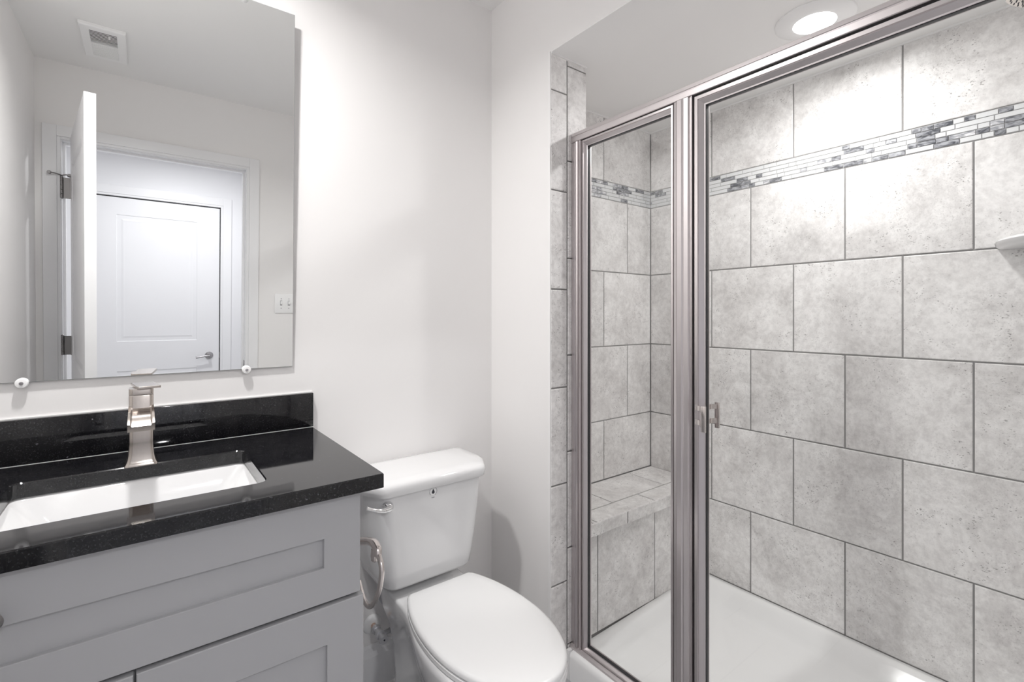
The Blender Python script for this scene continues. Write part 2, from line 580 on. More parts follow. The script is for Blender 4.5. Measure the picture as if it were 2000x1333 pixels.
# jamb of the shower opening: two columns of tile on the end of the pier
w = tiled_wall('wall_shower_jamb', bx(XR - .003, XJ - .001, YJ + .0035, YJ + .0095, 0, ZS), 'narrow tiled jamb at the shower opening')
bm = new()
zo = [0.0, 0.33, 0.665, 0.992, 1.324, 1.656, 1.99, ZS]
zi = [0.0, 0.11, 0.44, 0.77, 1.10, 1.432, 1.765, 2.09, ZS]
tiles(bm, (0, YJ, 0), X, Z, -Y, [(1.0795, 1.157, a, b) for a, b in zip(zo, zo[1:])] + [(1.157, XJ, a, b) for a, b in zip(zi, zi[1:])], bev=.003)
tiles(bm, (XJ, 0, 0), Y, Z, X, [(YJ, YE, a, b) for a, b in zip(zi[4:], zi[5:])])
obj('wall_tiles', bm, M['tile'], w, smooth=0)
obj('edge_strip', bx(1.078, 1.0835, YJ + .001, YJ + .010, 0, ZS), M['caulk'], w, smooth=0)
obj('caulk_line', bx(XR, XJ, YJ - .004, YJ + .003, ZS - .006, ZS + .001), M['caulk'], w, smooth=0)

# rear wall with the doorway (reflected in the mirror)
DX0, DX1, DZ = -0.321, 0.508, 2.033
bm = new()
box(bm, XL, DX0 - .015, YR - .115, YR, 0, ZC)
box(bm, DX1 + .015, XR, YR - .115, YR, 0, ZC)
box(bm, DX0 - .015, DX1 + .015, YR - .115, YR, DZ + .015, ZC)
obj('wall_rear', bm, M['wall'], label='wall with the doorway opposite the mirror', cat='wall', **S)
obj('wall_hall', bx(-1.4, 1.9, YH - .1, YH, 0, ZC), M['hallwall'], label='far hall wall seen through the doorway', cat='wall', **S)
obj('wall_hall_left', bx(-1.5, -1.4, YH - .1, YR - .115, 0, ZC), M['hallwall'], label='left end wall of the hall', cat='wall', **S)
obj('wall_hall_right', bx(0.90, 1.0, YH, YR - .115, 0, ZC), M['hallwall'], label='right end wall of the hall', cat='wall', **S)
obj('wall_hall_front', bx(-1.4, XL - .12, YR - .115, YR, 0, ZC), M['hallwall'], label='hall side of the bathroom wall', cat='wall', **S)

# door linings and casings
bm = new()
for x0, x1 in ((DX0 - .015, DX0), (DX1, DX1 + .015)):
    box(bm, x0, x1, YR - .117, YR + .002, 0, DZ)
box(bm, DX0 - .015, DX1 + .015, YR - .117, YR + .002, DZ, DZ + .015)
for x0, x1 in ((DX0, DX0 + .011), (DX1 - .011, DX1)):            # door stops
    box(bm, x0, x1, YR - .075, YR - .040, 0, DZ - .011)
box(bm, DX0, DX1, YR - .075, YR - .040, DZ - .011, DZ)
def casing(bm, x0, x1, ztop, y, wd, s):
    """three-sided flat casing with a raised outer edge, s = direction it stands out in y"""
    for (a, b, t) in ((0.0, 0.2, 0.011), (0.2, 1.0, 0.015)):
        i, o = a * wd, b * wd
        ya, yb = sorted((y, y + s * t))
        box(bm, x0 - o, x0 - i, ya, yb, 0, ztop + o, bev=.0015, seg=1)
        box(bm, x1 + i, x1 + o, ya, yb, 0, ztop + o, bev=.0015, seg=1)
        box(bm, x0 - i, x1 + i, ya, yb, ztop + i, ztop + o, bev=.0015, seg=1)
casing(bm, DX0 - .004, DX1 + .004, DZ + .004, YR, 0.067, 1)
t1 = obj('trim_1', bm, M['trim'], label='white casing around the bathroom doorway', cat='door casing', kind='structure', smooth=0)
bm = bx(DX1 - .002, DX1 + .0005, YR - .037, YR - .004, 0.80, 0.865, bev=.001, seg=1)
box(bm, DX1 - .003, DX1, YR - .026, YR - .014, 0.818, 0.848)
obj('strike_plate', bm, M['lever'], t1, label='nickel strike plate')

HX0, HX1, HZ = -0.33, 0.575, 2.038
bm = new()
casing(bm, HX0 - .006, HX1 + .006, HZ + .006, YH, 0.085, 1)
obj('trim_2', bm, M['trim'], label='white casing around the closed hall door', cat='door casing', kind='structure', smooth=0)

# baseboards
def baseboard(name, a0, a1, axis, face, s, label):
    prof = [(0, 0), (s * .014, 0), (s * .014, .12), (s * .010, .135), (s * .008, .148), (s * .002, .155), (0, .155)]
    bm_ = new()
    extrude(bm_, [(face + p, z) if axis == 'x' else (face + p, z) for p, z in prof], axis, a0, a1)
    fix(bm_)
    o = obj(name, bm_, M['trim'], label=label, cat='baseboard', kind='structure', smooth=0)
    return o
bb = baseboard('baseboard_back', 0.367, XR, 'x', YB, -1, 'white baseboard behind the toilet')
bm = new()
extrude(bm, [(YB - .014, 0), (YB - .026, 0), (YB - .024, .008), (YB - .014, .016)], 'x', 0.372, XR - .002)
obj('caulk_line', fix(bm), M['caulk'], bb, smooth=0)
baseboard('baseboard_right', YJ + .012, YB - .014, 'y', XR, -1, 'white baseboard on the pier beside the toilet')
baseboard('baseboard_rear', DX1 + .076, XR, 'x', YR, 1, 'white baseboard beside the doorway')

# ------------------------------------------------------------------ doors
def door_slab(wd, th, z0, z1, panels, depth=0.008):
    """door in local coordinates: x 0..wd, y 0..th (both faces panelled); panels = [(x0, x1, z0, z1)]"""
    bm_ = new()
    for yy, s in ((0.0, -1), (th, 1)):
        outer = [(0, yy, z0), (wd, yy, z0), (wd, yy, z1), (0, yy, z1)]
        # strips between panels (panels share the same x range)
        x0, x1 = panels[0][0], panels[0][1]
        zs = sorted([z0, z1] + [z for p in panels for z in p[2:]])
        def quad(a, b, c, d, y_):
            vs = [bm_.verts.new((a, y_, c)), bm_.verts.new((b, y_, c)), bm_.verts.new((b, y_, d)), bm_.verts.new((a, y_, d))]
            bm_.faces.new(vs if s < 0 else vs[::-1])
        quad(0, x0, z0, z1, yy)
        quad(x1, wd, z0, z1, yy)
        for i in range(0, len(zs), 2):
            quad(x0, x1, zs[i], zs[i + 1], yy)
        for (a, b, c, d) in panels:
            steps = [(0, 0), (.006, depth), (.016, depth), (.045, depth * .25), (.050, depth * .3)]
            lps = [[(a + i, yy - s * t, c + i), (b - i, yy - s * t, c + i), (b - i, yy - s * t, d - i), (a + i, yy - s * t, d - i)] for i, t in steps]
            if s > 0:
                lps = [l[::-1] for l in lps]
            loft(bm_, lps, cap0=False, cap1=True)
    for (a, b) in (((0, 0), (0, th)), ((wd, 0), (wd, th))):
        pass
    e = [(0, 0), (wd, 0), (wd, th), (0, th)]
    for i in range(4):
        p, q = e[i], e[(i + 1) % 4]
        if i in (1, 3):
            bm_.faces.new([bm_.verts.new((*p, z0)), bm_.verts.new((*q, z0)), bm_.verts.new((*q, z1)), bm_.verts.new((*p, z1))])
    for z, fl in ((z0, True), (z1, False)):
        vs = [bm_.verts.new((*p, z)) for p in e]
        bm_.faces.new(vs[::-1] if fl else vs)
    return bm_

HW = HX1 - HX0
bm = door_slab(HW - .008, 0.035, 0.012, HZ - .006, [(0.162, 0.725, 0.835, 1.892), (0.162, 0.725, 0.18, 0.585)])
bmesh.ops.translate(bm, verts=bm.verts, vec=(HX0 + .004, YH - .030, 0))
d2 = obj('door_2', bm, M['door'], label='closed white two-panel hall door with nickel lever', cat='door', kind='structure', smooth=0)
bm = new()
for g_ in ((HX0 - .004, HX0 + .004, 0, HZ + .004), (HX1 - .004, HX1 + .004, 0, HZ + .004), (HX0 + .004, HX1 - .004, HZ - .006, HZ + .004)):
    box(bm, g_[0], g_[1], YH + .0002, YH + .0012, g_[2], g_[3])  # thin dark strips on the wall face, painted shade of the door gap
obj('door_gap_shade', bm, M['dark'], d2, smooth=0, label='dark strips painting the shade of the gap around the door')
kx, kz, ky = 0.493, 0.69, YH + .005
bm = new()
lathe(bm, (kx, ky, kz), [(0.031, 0), (0.033, .003), (0.030, .009), (0.014, .012), (0.011, .04), (0.013, .05), (0.0, .052)], 'y', 28)
tube(bm, [(kx, ky + .045, kz), (kx - .03, ky + .047, kz - .001), (kx - .07, ky + .047, kz - .008), (kx - .105, ky + .046, kz - .012)], .009, 12, radii=[.010, .008, .007, .010])
obj('door_lever', fix(bm), M['lever'], d2, label='nickel lever handle with round rosette')
obj('latch_plate', bx(HX1 - .003, HX1 + .010, YH - .001, YH + .003, kz - .028, kz + .028), M['hinge'], d2, label='dark latch plate at the door edge')

# the bathroom door stands open into the room
HGX, HGY = DX0 + .003, YR + .004
P0, P1 = Vector((-.288, YR + .006)), Vector((-.175, .570))     # hinge end and free end of the face towards the left wall
ang = math.atan2(P1.y - P0.y, P1.x - P0.x)
DL = (P1 - P0).length
ROT = Matrix.Translation((P0.x, P0.y, 0)) @ Matrix.Rotation(ang, 4, 'Z')
bm = door_slab(DL - .006, 0.036, 0.012, 2.047, [(0.12, DL - .126, 0.93, 1.90), (0.12, DL - .126, 0.18, 0.72)])
bmesh.ops.translate(bm, verts=bm.verts, vec=(.006, -.036, 0))
bmesh.ops.transform(bm, matrix=ROT, verts=bm.verts)
d1 = obj('door_1', bm, M['door'], label='open white bathroom door seen edge-on in the mirror', cat='door', kind='structure', smooth=0)
for hz0, hz1, stop in ((1.742, 1.847, True), (0.943, 1.040, False), (0.20, 0.30, False)):
    bm = new()
    n_k = 5
    for i in range(n_k):
        a, b = hz0 + (hz1 - hz0) * i / n_k + .001, hz0 + (hz1 - hz0) * (i + 1) / n_k - .001
        lathe(bm, (HGX - .002, HGY + .009, a), [(0.0062, 0), (0.0062, b - a)], 'z', 14)
    lathe(bm, (HGX - .002, HGY + .009, hz1), [(0.0066, 0), (0.0066, .005), (.003, .008)], 'z', 14)
    box(bm, HGX - .004, HGX - .001, HGY - .034, HGY + .006, hz0, hz1)                 # leaf on the jamb
    box(bm, HGX - .002, P0.x + .004, HGY + .001, HGY + .004, hz0, hz1)                  # leaf across the gap
    box(bm, P0.x + .0005, P0.x + .0035, HGY + .004, HGY + .030, hz0, hz1)
    h_ = obj('hinge', fix(bm), M['hinge'], d1, label='dull nickel butt hinge')
    if stop:
        bm = new()
        c = Vector((HGX - .002, HGY + .009, hz1 + .009))
        tube(bm, [c, c + Vector((-.02, .014, .004)), c + Vector((-.044, .022, .005))], .0028, 8)
        lathe(bm, c + Vector((-.044, .014, .005)), [(0.008, 0), (.009, .006), (.006, .012)], 'y', 12)
        tube(bm, [c, c + Vector((.018, .012, .003)), c + Vector((.030, .018, .0))], .0028, 8)
        lathe(bm, c + Vector((.030, .012, .0)), [(0.008, 0), (.009, .006), (.006, .012)], 'y', 12)
        obj('door_stop', fix(bm), M['hinge'], h_)

# ------------------------------------------------------------------ vanity
V0, V1 = -0.372, 0.366
van = thing('vanity_cabinet', (0, 1.28, 0), 'grey shaker vanity cabinet under the black granite top', 'cabinet')
bm = new()
box(bm, V0, V0 + .016, 1.028, YB - .002, 0, 0.868)
box(bm, V1 - .016, V1, 1.028, YB - .002, 0, 0.868)
box(bm, V0 + .016, V1 - .016, 1.028, 1.045, 0.10, 0.868)
box(bm, V0 + .016, V1 - .016, YB - .02, YB - .002, 0.05, 0.868)
box(bm, V0 + .016, V1 - .016, 1.045, YB - .02, 0.10, 0.116)
box(bm, V0 + .016, V1 - .016, 1.09, 1.105, 0, 0.10)
obj('cabinet_body', bm, M['cabinet'], van, smooth=0)
def shaker(x0, x1, z0, z1, yf, th, px0, px1, pz0, pz1, rec=0.009):
    bm_ = new()
    o4 = [(x0, z0), (x1, z0), (x1, z1), (x0, z1)]
    i4 = [(px0, pz0), (px1, pz0), (px1, pz1), (px0, pz1)]
    L = lambda q, y: [(p[0], y, p[1]) for p in q]
    def ins(q, d):
        return [(q[0][0] + d, q[0][1] + d), (q[1][0] - d, q[1][1] + d), (q[2][0] - d, q[2][1] - d), (q[3][0] + d, q[3][1] - d)]
    loft(bm_, [L(o4, yf + th), L(o4, yf + .0015), L(ins(o4, .0015), yf), L(ins(i4, -.001), yf), L(i4, yf + .001), L(i4, yf + rec)], cap0=True, cap1=True)
    return fix(bm_)
obj('drawer_front', shaker(V0, V1, .657, .866, 1.005, .021, V0 + .072, .292, .7275, .786), M['cabinet'], van, smooth=0)
dl = obj('door', shaker(V0 - .004, -.0105, .105, .6505, 1.001, .024, V0 + .068, -.084, .18, .573), M['cabinet'], van, smooth=0)
dr = obj('door', shaker(-.0065, .3715, .105, .6505, 1.001, .024, .068, .297, .18, .573), M['cabinet'], van, smooth=0)

bm = new()
lathe(bm, (-.1675, 1.0049, .803), [(.006, 0), (.005, -.008), (.011, -.014), (.0125, -.019), (.009, -.024), (0, -.025)], 'y', 20)
obj('knob', fix(bm), M['hinge'], van, label='small dark knob on the drawer front')
ct = thing('countertop', (0, 1.27, 0.869), 'polished black granite vanity top with a low backsplash', 'countertop')
CX0, CX1, CY0, CY1, CZ0, CZ1 = XL + .002, 0.412, 0.987, YB - .001, 0.870, 0.900
SX0, SX1, SY0, SY1 = -0.207, 0.203, 1.085, 1.373
outer = round_poly([(CX0, CY0), (CX1, CY0), (CX1, CY1), (CX0, CY1)], [.002, .006, .002, .002], 4)
hole = rrect(SX0, SX1, SY0, SY1, 0.022, 6)
def inset_rr(d):
    return rrect(SX0 - d, SX1 + d, SY0 - d, SY1 + d, 0.022 + d, 6)
bm = new()
e_ = .0022
oi = round_poly([(CX0 + e_, CY0 + e_), (CX1 - e_, CY0 + e_), (CX1 - e_, CY1), (CX0 + e_, CY1)], [.002, .006, .002, .002], 4)
fill_ring(bm, at_z(oi, CZ1), at_z(inset_rr(e_), CZ1))
loft(bm, [at_z(outer, CZ0), at_z(outer, CZ1 - e_), at_z(oi, CZ1)], False, False)
loft(bm, [at_z(inset_rr(e_), CZ1), at_z(hole, CZ1 - e_), at_z(hole, CZ0)], False, False)
fill_ring(bm, at_z(outer, CZ0), at_z(hole, CZ0))
bmesh.ops.remove_doubles(bm, verts=bm.verts, dist=1e-5)
obj('slab', fix(bm), M['granite'], ct, smooth=30)
obj('backsplash', bx(CX0, 0.4135, 1.530, YB - .001, CZ1 + .0003, 1.0025, bev=.0018, seg=2), M['granite'], ct, smooth=30)

obj('caulk_bead', bx(CX0, .4135, 1.5292, 1.5302, CZ1 + .0001, CZ1 + .0009), M['caulk'], ct, smooth=0, label='thin pale caulk line along the backsplash foot')
obj('caulk_bead', bx(CX0, .4135, YB - .0045, YB - .0003, 1.0024, 1.0048), M['caulk'], ct, smooth=0, label='white caulk line along the backsplash top')
sk = thing('bathroom_sink', (0, 1.23, 0.74), 'white rectangular undermount sink set in the granite top', 'sink')
bm = new()
lp = [at_z(rrect(SX0 - .03, SX1 + .03, SY0 - .03, SY1 + .03, .03), .8695), at_z(rrect(SX0 - .005, SX1 + .005, SY0 - .005, SY1 + .005, .026), .8695),
      at_z(rrect(SX0 + .002, SX1 - .002, SY0 + .002, SY1 - .002, .024), .862), at_z(rrect(SX0 + .03, SX1 - .03, SY0 + .012, SY1 - .014, .03), .82),
      at_z(rrect(SX0 + .058, SX1 - .058, SY0 + .022, SY1 - .03, .035), .778), at_z(rrect(SX0 + .075, SX1 - .075, SY0 + .04, SY1 - .05, .035), .766),
      at_z(rrect(SX0 + .16, SX1 - .16, SY0 + .11, SY1 - .11, .03), .760)]
loft(bm, lp, False, True)
lp2 = [at_z(rrect(SX0 - .03, SX1 + .03, SY0 - .03, SY1 + .03, .03), .8695), at_z(rrect(SX0 - .03, SX1 + .03, SY0 - .03, SY1 + .03, .03), .858),
       at_z(rrect(SX0 - .006, SX1 + .006, SY0 - .006, SY1 + .006, .03), .852), at_z(rrect(SX0 + .05, SX1 - .05, SY0 + .01, SY1 - .02, .04), .750)]
loft(bm, lp2, False, True)
bmesh.ops.remove_doubles(bm, verts=bm.verts, dist=1e-6)
obj('basin', bm, M['ceramic'], sk, smooth=50)
bm = new()
lathe(bm, (0, 1.235, .7605), [(.024, 0), (.024, .0025), (.018, .003), (.017, .001), (.0, .001)], 'z', 28)
obj('drain', fix(bm), M['faucet'], sk, label='brushed nickel drain')

fa = thing('bathroom_faucet', (0, 1.393, 0.9), 'brushed nickel single-handle faucet behind the sink', 'faucet')
fx, fy = 0.0, 1.393
def sq(hx, hy, z, r=.008, cx=fx, cy=fy, seg=5):
    return at_z(rrect(cx - hx, cx + hx, cy - hy, cy + hy, r, seg), z)
bm = new()
loft(bm, [sq(.0305, .0305, .9002), sq(.0305, .0305, .902), sq(.028, .028, .906), sq(.0255, .0255, .914), sq(.0235, .0235, .926), sq(.022, .022, .95), sq(.0225, .0225, 1.056), sq(.022, .022, 1.057)], True, True)
obj('faucet_body', fix(bm), M['faucet'], fa, smooth=35)
# wide open-trough spout curving forward and down
bm = new()
path = [(1.378, 1.030, .0225), (1.355, 1.029, .0225), (1.335, 1.025, .0227), (1.318, 1.017, .023), (1.305, 1.007, .0233), (1.300, 1.0015, .0235)]
top = [[(fx - h, y, z), (fx - h, y, z + .004), (fx - h + .004, y, z + .0035), (fx - h + .007, y, z - .001), (fx + h - .007, y, z - .001), (fx + h - .004, y, z + .0035), (fx + h, y, z + .004), (fx + h, y, z), (fx + h, y + .002, z - .012), (fx - h, y + .002, z - .012)] for y, z, h in path]
loft(bm, top)
obj('spout', fix(bm), M['faucet'], fa, smooth=35, label='open trough spout')
bm = new()
loft(bm, [sq(.0225, .0225, 1.0595), sq(.0225, .0225, 1.071), sq(.022, .022, 1.072)], True, True)
b2 = new()
loft(b2, [at_z(rrect(-.0215, .0215, -.049, .049, .003), 0), at_z(rrect(-.0215, .0215, -.049, .049, .003), .0042), at_z(rrect(-.0207, .0207, -.0482, .0482, .003), .005)], True, True)
bmesh.ops.transform(b2, matrix=Matrix.Translation((.008, 1.411, 1.0722)) @ Matrix.Rotation(math.radians(8), 4, 'Z'), verts=b2.verts)
me_ = bpy.data.meshes.new('tmp'); b2.to_mesh(me_); b2.free(); bm.from_mesh(me_); bpy.data.meshes.remove(me_)
obj('handle', fix(bm), M['faucet'], fa, smooth=30, label='flat plate lever handle')

# ------------------------------------------------------------------ mirror and clips
TH = math.radians(1.4)
mw = thing('wall_mirror', (0, YB - .004, 1.085), 'frameless wall mirror above the vanity reflecting the doorway', 'mirror')
mir_m = Matrix.Translation((0, 1.542, 1.085)) @ Matrix.Rotation(TH, 4, 'X')
bm = bx(-.358, .358, 0.0001, 0.0045, 0, 1.032)
bmesh.ops.transform(bm, matrix=mir_m, verts=bm.verts)
obj('mirror_backing', bm, mk('mirror_edge', (0.42, 0.43, 0.43), 0.3).m, mw, smooth=0)
bm = bx(-.358 + .001, .358 - .001, -0.0006, 0.0, 0.001, 1.031)
bmesh.ops.transform(bm, matrix=mir_m, verts=bm.verts)
obj('silvered_glass', bm, M['mirror'], mw, smooth=0)
def clip(name, x, z, y, label):
    t = thing(name, (x, y, z), label, 'mirror clip', 'plastic mirror clips')
    bm_ = new()
    lathe(bm_, (x, y, z), [(.0105, .008), (.0115, .003), (.0115, -.002), (.010, -.005), (.006, -.0058), (0, -.0058)], 'y', 24)
    obj('clip_body', fix(bm_), M['plastic'], t)
    bm_ = new()
    lathe(bm_, (x, y, z), [(.0038, .006), (.0040, -.0062), (.003, -.0076), (0, -.0076)], 'y', 14)
    obj('screw', fix(bm_), M['lever'], t, label='small grey screw head')
    return t
clip('mirror_clip', -.214, 1.0835, 1.537, 'white plastic clip under the mirror, left of the faucet')
clip('mirror_clip', .235, 1.0835, 1.537, 'white plastic clip under the mirror, right of the faucet')
clip('mirror_clip', .226, 2.116, 1.512, 'white plastic clip on the top edge of the mirror, at the right')

# ------------------------------------------------------------------ toilet
TX = 0.712
toi = thing('toilet', (TX, 1.15, 0), 'white two-piece toilet with closed lid between vanity and shower', 'toilet')
def bowl_loop(z, back, front, hmax, deck, n=36):
    L, R = [], []
    for i in range(n + 1):
        q = (1 - math.cos(PI * i / n)) / 2
        y = back + (front - back) * q
        if q < 0.03:
            h = deck * (0.90 + 0.10 * math.sqrt(q / 0.03))
        elif q < 0.28:
            h = deck
        elif q < 0.64:
            t = (q - .28) / .36
            h = deck + (hmax - deck) * (t * t * (3 - 2 * t))
        else:
            t = min((q - .64) / .36, 1.0)
            h = hmax * max(1 - t ** 2.15, 0) ** 0.5
        L.append((TX - h, y, z))
        R.append((TX + h, y, z))
    return L[:-1] + [(TX, front, z)] + R[:-1][::-1]
bm = new()
loft(bm, [bowl_loop(0.0005, 1.46, .925, .105, .082), bowl_loop(.02, 1.46, .925, .103, .080), bowl_loop(.10, 1.465, .945, .092, .070),
          bowl_loop(.19, 1.475, .935, .098, .074), bowl_loop(.26, 1.485, .885, .124, .086), bowl_loop(.33, 1.50, .828, .156, .108),
          bowl_loop(.365, 1.505, .806, .166, .116), bowl_loop(.392, 1.505, .797, .1695, .120), bowl_loop(.399, 1.502, .800, .167, .118), bowl_loop(.402, 1.497, .806, .161, .113)])
obj('bowl', fix(bm), M['ceramic'], toi, smooth=45)
def lid_loop(z, d=0.0, n=72, yc=1.055):
    hw, ab, af = .1575 - d, .315 - d, .262 - d
    out = []
    for i in range(n):
        t = 2 * PI * i / n
        c, q = math.cos(t), math.sin(t)
        if q >= 0:
            out.append((TX + hw * c, min(yc + ab * q, 1.290 - d), z))
        else:
            e = 2 / 2.1
            out.append((TX + hw * math.copysign(abs(c) ** e, c), yc - af * abs(q) ** e, z))
    return out
bm = new()
loft(bm, [lid_loop(.4035, .004), lid_loop(.406, .0), lid_loop(.4155, .0), lid_loop(.4185, .004)])
obj('seat', fix(bm), M['lidplastic'], toi, smooth=45)
bm = new()
loft(bm, [lid_loop(.4205, .004), lid_loop(.423, .0), lid_loop(.430, .0), lid_loop(.4345, .003), lid_loop(.437, .010), lid_loop(.4385, .035), lid_loop(.4395, .10)])
lid = obj('lid', fix(bm), M['lidplastic'], toi, smooth=45)
def tank_loop(z, w, f, cx, cy, r, back=1.535):
    return at_z(round_poly([(TX - w, back), (TX - w, f + cy), (TX - w + cx, f), (TX + w - cx, f), (TX + w, f + cy), (TX + w, back)], r, 6), z)
bm = new()
loft(bm, [tank_loop(.424, .132, 1.352, .020, .030, .03, 1.52), tank_loop(.429, .147, 1.338, .022, .035, .03, 1.53), tank_loop(.440, .156, 1.331, .024, .04, .03), tank_loop(.475, .166, 1.327, .028, .05, .03),
          tank_loop(.53, .178, 1.324, .030, .06, .03), tank_loop(.60, .189, 1.321, .033, .066, .03), tank_loop(.67, .197, 1.319, .035, .07, .03), tank_loop(.724, .201, 1.318, .036, .07, .03)])
tank = obj('tank', fix(bm), M['ceramic'], toi, smooth=60)
bm = new()
loft(bm, [tank_loop(.7245, .206, 1.312, .045, .078, .02, 1.54), tank_loop(.716 + .0005, .219, 1.3015, .048, .084, .02, 1.542)][::-1] and
     [tank_loop(.7165, .214, 1.306, .047, .082, .02, 1.541), tank_loop(.719, .219, 1.302, .048, .084, .022, 1.543), tank_loop(.742, .221, 1.300, .048, .084, .022, 1.543),
      tank_loop(.750, .218, 1.304, .047, .084, .022, 1.541), tank_loop(.7545, .209, 1.314, .046, .082, .022, 1.535), tank_loop(.757, .185, 1.338, .042, .07, .02, 1.515)])
obj('tank_lid', fix(bm), M['ceramic'], toi, smooth=60)
bm = new()
lx, lz, ly = .560, .688, 1.3195
lathe(bm, (lx, ly, lz), [(.0165, 0.004), (.017, -.003), (.014, -.010), (.007, -.016), (0, -.017)], 'y', 20)
tube(bm, [(lx + .004, ly - .014, lz + .002), (lx - .02, ly - .017, lz + .001), (lx - .045, ly - .017, lz + .008), (lx - .066, ly - .014, lz + .017)], .007, 10, radii=[.009, .0085, .0065, .0055, .006], flat=.7)
obj('flush_lever', fix(bm), M['chrome'], toi, label='chrome flush lever')
ex_, ez_ = .705, .701
bm = new()
lathe(bm, (ex_, 1.3195, ez_), [(.0105, .001), (.0105, -.0012), (0, -.0012)], 'y', 28)
for i in range(26):                                      # ring of tiny lettering
    if 17 <= i <= 21:
        continue
    t = 2 * PI * i / 26
    box(bm, ex_ + .0125 * math.cos(t) - .0009, ex_ + .0125 * math.cos(t) + .0009, 1.3178, 1.3195, ez_ + .0125 * math.sin(t) - .0009, ez_ + .0125 * math.sin(t) + .0009, mi=2)
drop = [(0, .0085), (.002, .0045), (.0042, .0005), (.0048, -.0025), (.0035, -.0058), (0, -.007), (-.0035, -.0058), (-.0048, -.0025), (-.0042, .0005), (-.002, .0045)]
loft(bm, [[(ex_ + p[0], 1.3185, ez_ + p[1]) for p in drop], [(ex_ + p[0], 1.3178, ez_ + p[1]) for p in drop]], mi=1)
for dx in (-.004, .0, .003):
    box(bm, ex_ + dx - .0012, ex_ + dx + .0012, 1.3180, 1.3195, ez_ - .0195, ez_ - .0165, mi=2)
obj('emblem', fix(bm), [M['plastic'], M['ink'], M['greyink']], tank, smooth=0, label='round water-drop emblem')

# supply valve and hose
vx, vz = .603, .222
sv = thing('shutoff_valve', (vx, YB - .001, vz), 'small grey shut-off valve on the wall beside the toilet', 'valve')
bm = new()
lathe(bm, (vx, YB - .001, vz), [(.031, 0), (.031, -.003), (.024, -.010), (.012, -.012), (.0, -.012)], 'y', 32)
obj('escutcheon', fix(bm), M['plastic'], sv, label='white round wall plate')
bm = new()
lathe(bm, (vx, YB - .012, vz), [(.0085, 0), (.0085, -.025), (0, -.025)], 'y', 16)
obj('pipe_stub', fix(bm), M['copper'], sv, label='copper stub pipe')
bm = new()
lathe(bm, (vx, YB - .030, vz), [(.012, 0), (.0135, -.004), (.0135, -.016), (.010, -.018), (.010, -.03), (.0145, -.033), (.0145, -.045), (.009, -.047), (.009, -.062), (0, -.062)], 'y', 20)
tube(bm, [(vx, YB - .068, vz), (vx + .015, YB - .068, vz - .001), (vx + .030, YB - .068, vz - .001)], .0075, 12)
obj('valve_body', fix(bm), M['greyvalve'], sv)
bm = new()
lathe(bm, (vx, YB - .092, vz), [(.006, 0.002), (.013, 0), (.015, -.006), (.013, -.012), (0, -.012)], 'y', 20)
lathe(bm, (vx, YB - .1035, vz), [(.003, 0), (.003, -.001), (0, -.001)], 'y', 10, mi=1)
obj('valve_knob', fix(bm), [M['greyvalve'], M['ink']], sv)
bm = new()
tube(bm, [(vx + .032, YB - .068, vz - .001), (vx + .046, YB - .068, vz + .001), (vx + .052, YB - .068, vz + .022), (vx + .034, YB - .07, vz + .07), (vx + .004, YB - .075, vz + .105), (vx - .010, YB - .08, vz + .15), (vx - .010, YB - .09, vz + .206)], .0058, 12)
lathe(bm, (vx + .030, YB - .068, vz - .001), [(.009, 0), (.009, .014), (.006, .015)], 'x', 8)
obj('supply_hose', fix(bm), M['greyvalve'], label='thin grey supply hose looping from valve to tank', cat='hose')

# paper holder on the vanity side
tp = thing('paper_holder', (V1, 1.22, .68), 'brushed nickel ring paper holder on the vanity side', 'paper holder')
bm = new()
lathe(bm, (V1 + .0005, 1.225, .672), [(.020, 0), (.020, .006), (.012, .010), (.010, .012), (0, .012)], 'x', 24)
obj('wall_flange', fix(bm), M['holder'], tp)
bm = new()
tube(bm, [(V1 + .008, 1.225, .672), (V1 + .045, 1.222, .669), (V1 + .068, 1.195, .672), (V1 + .072, 1.150, .688), (V1 + .070, 1.108, .699), (V1 + .068, 1.083, .695), (V1 + .067, 1.077, .682)], .010, 14, radii=[.009, .009, .0095, .0095, .010, .0105, .009])
lathe(bm, (V1 + .068, 1.098, .660), [(.004, .0), (.008, .004), (.0095, .014), (.008, .030)], 'z', 14)
obj('arm', fix(bm), M['holder'], tp)
bm = new()
tube(bm, [(V1 + .067, 1.077, .688), (V1 + .067, 1.058, .672), (V1 + .067, 1.054, .650), (V1 + .067, 1.068, .609), (V1 + .067, 1.097, .567), (V1 + .067, 1.124, .543), (V1 + .067, 1.150, .538), (V1 + .067, 1.175, .546), (V1 + .067, 1.20, .57)], .0062, 12)
obj('ring', fix(bm), M['holder'], tp)

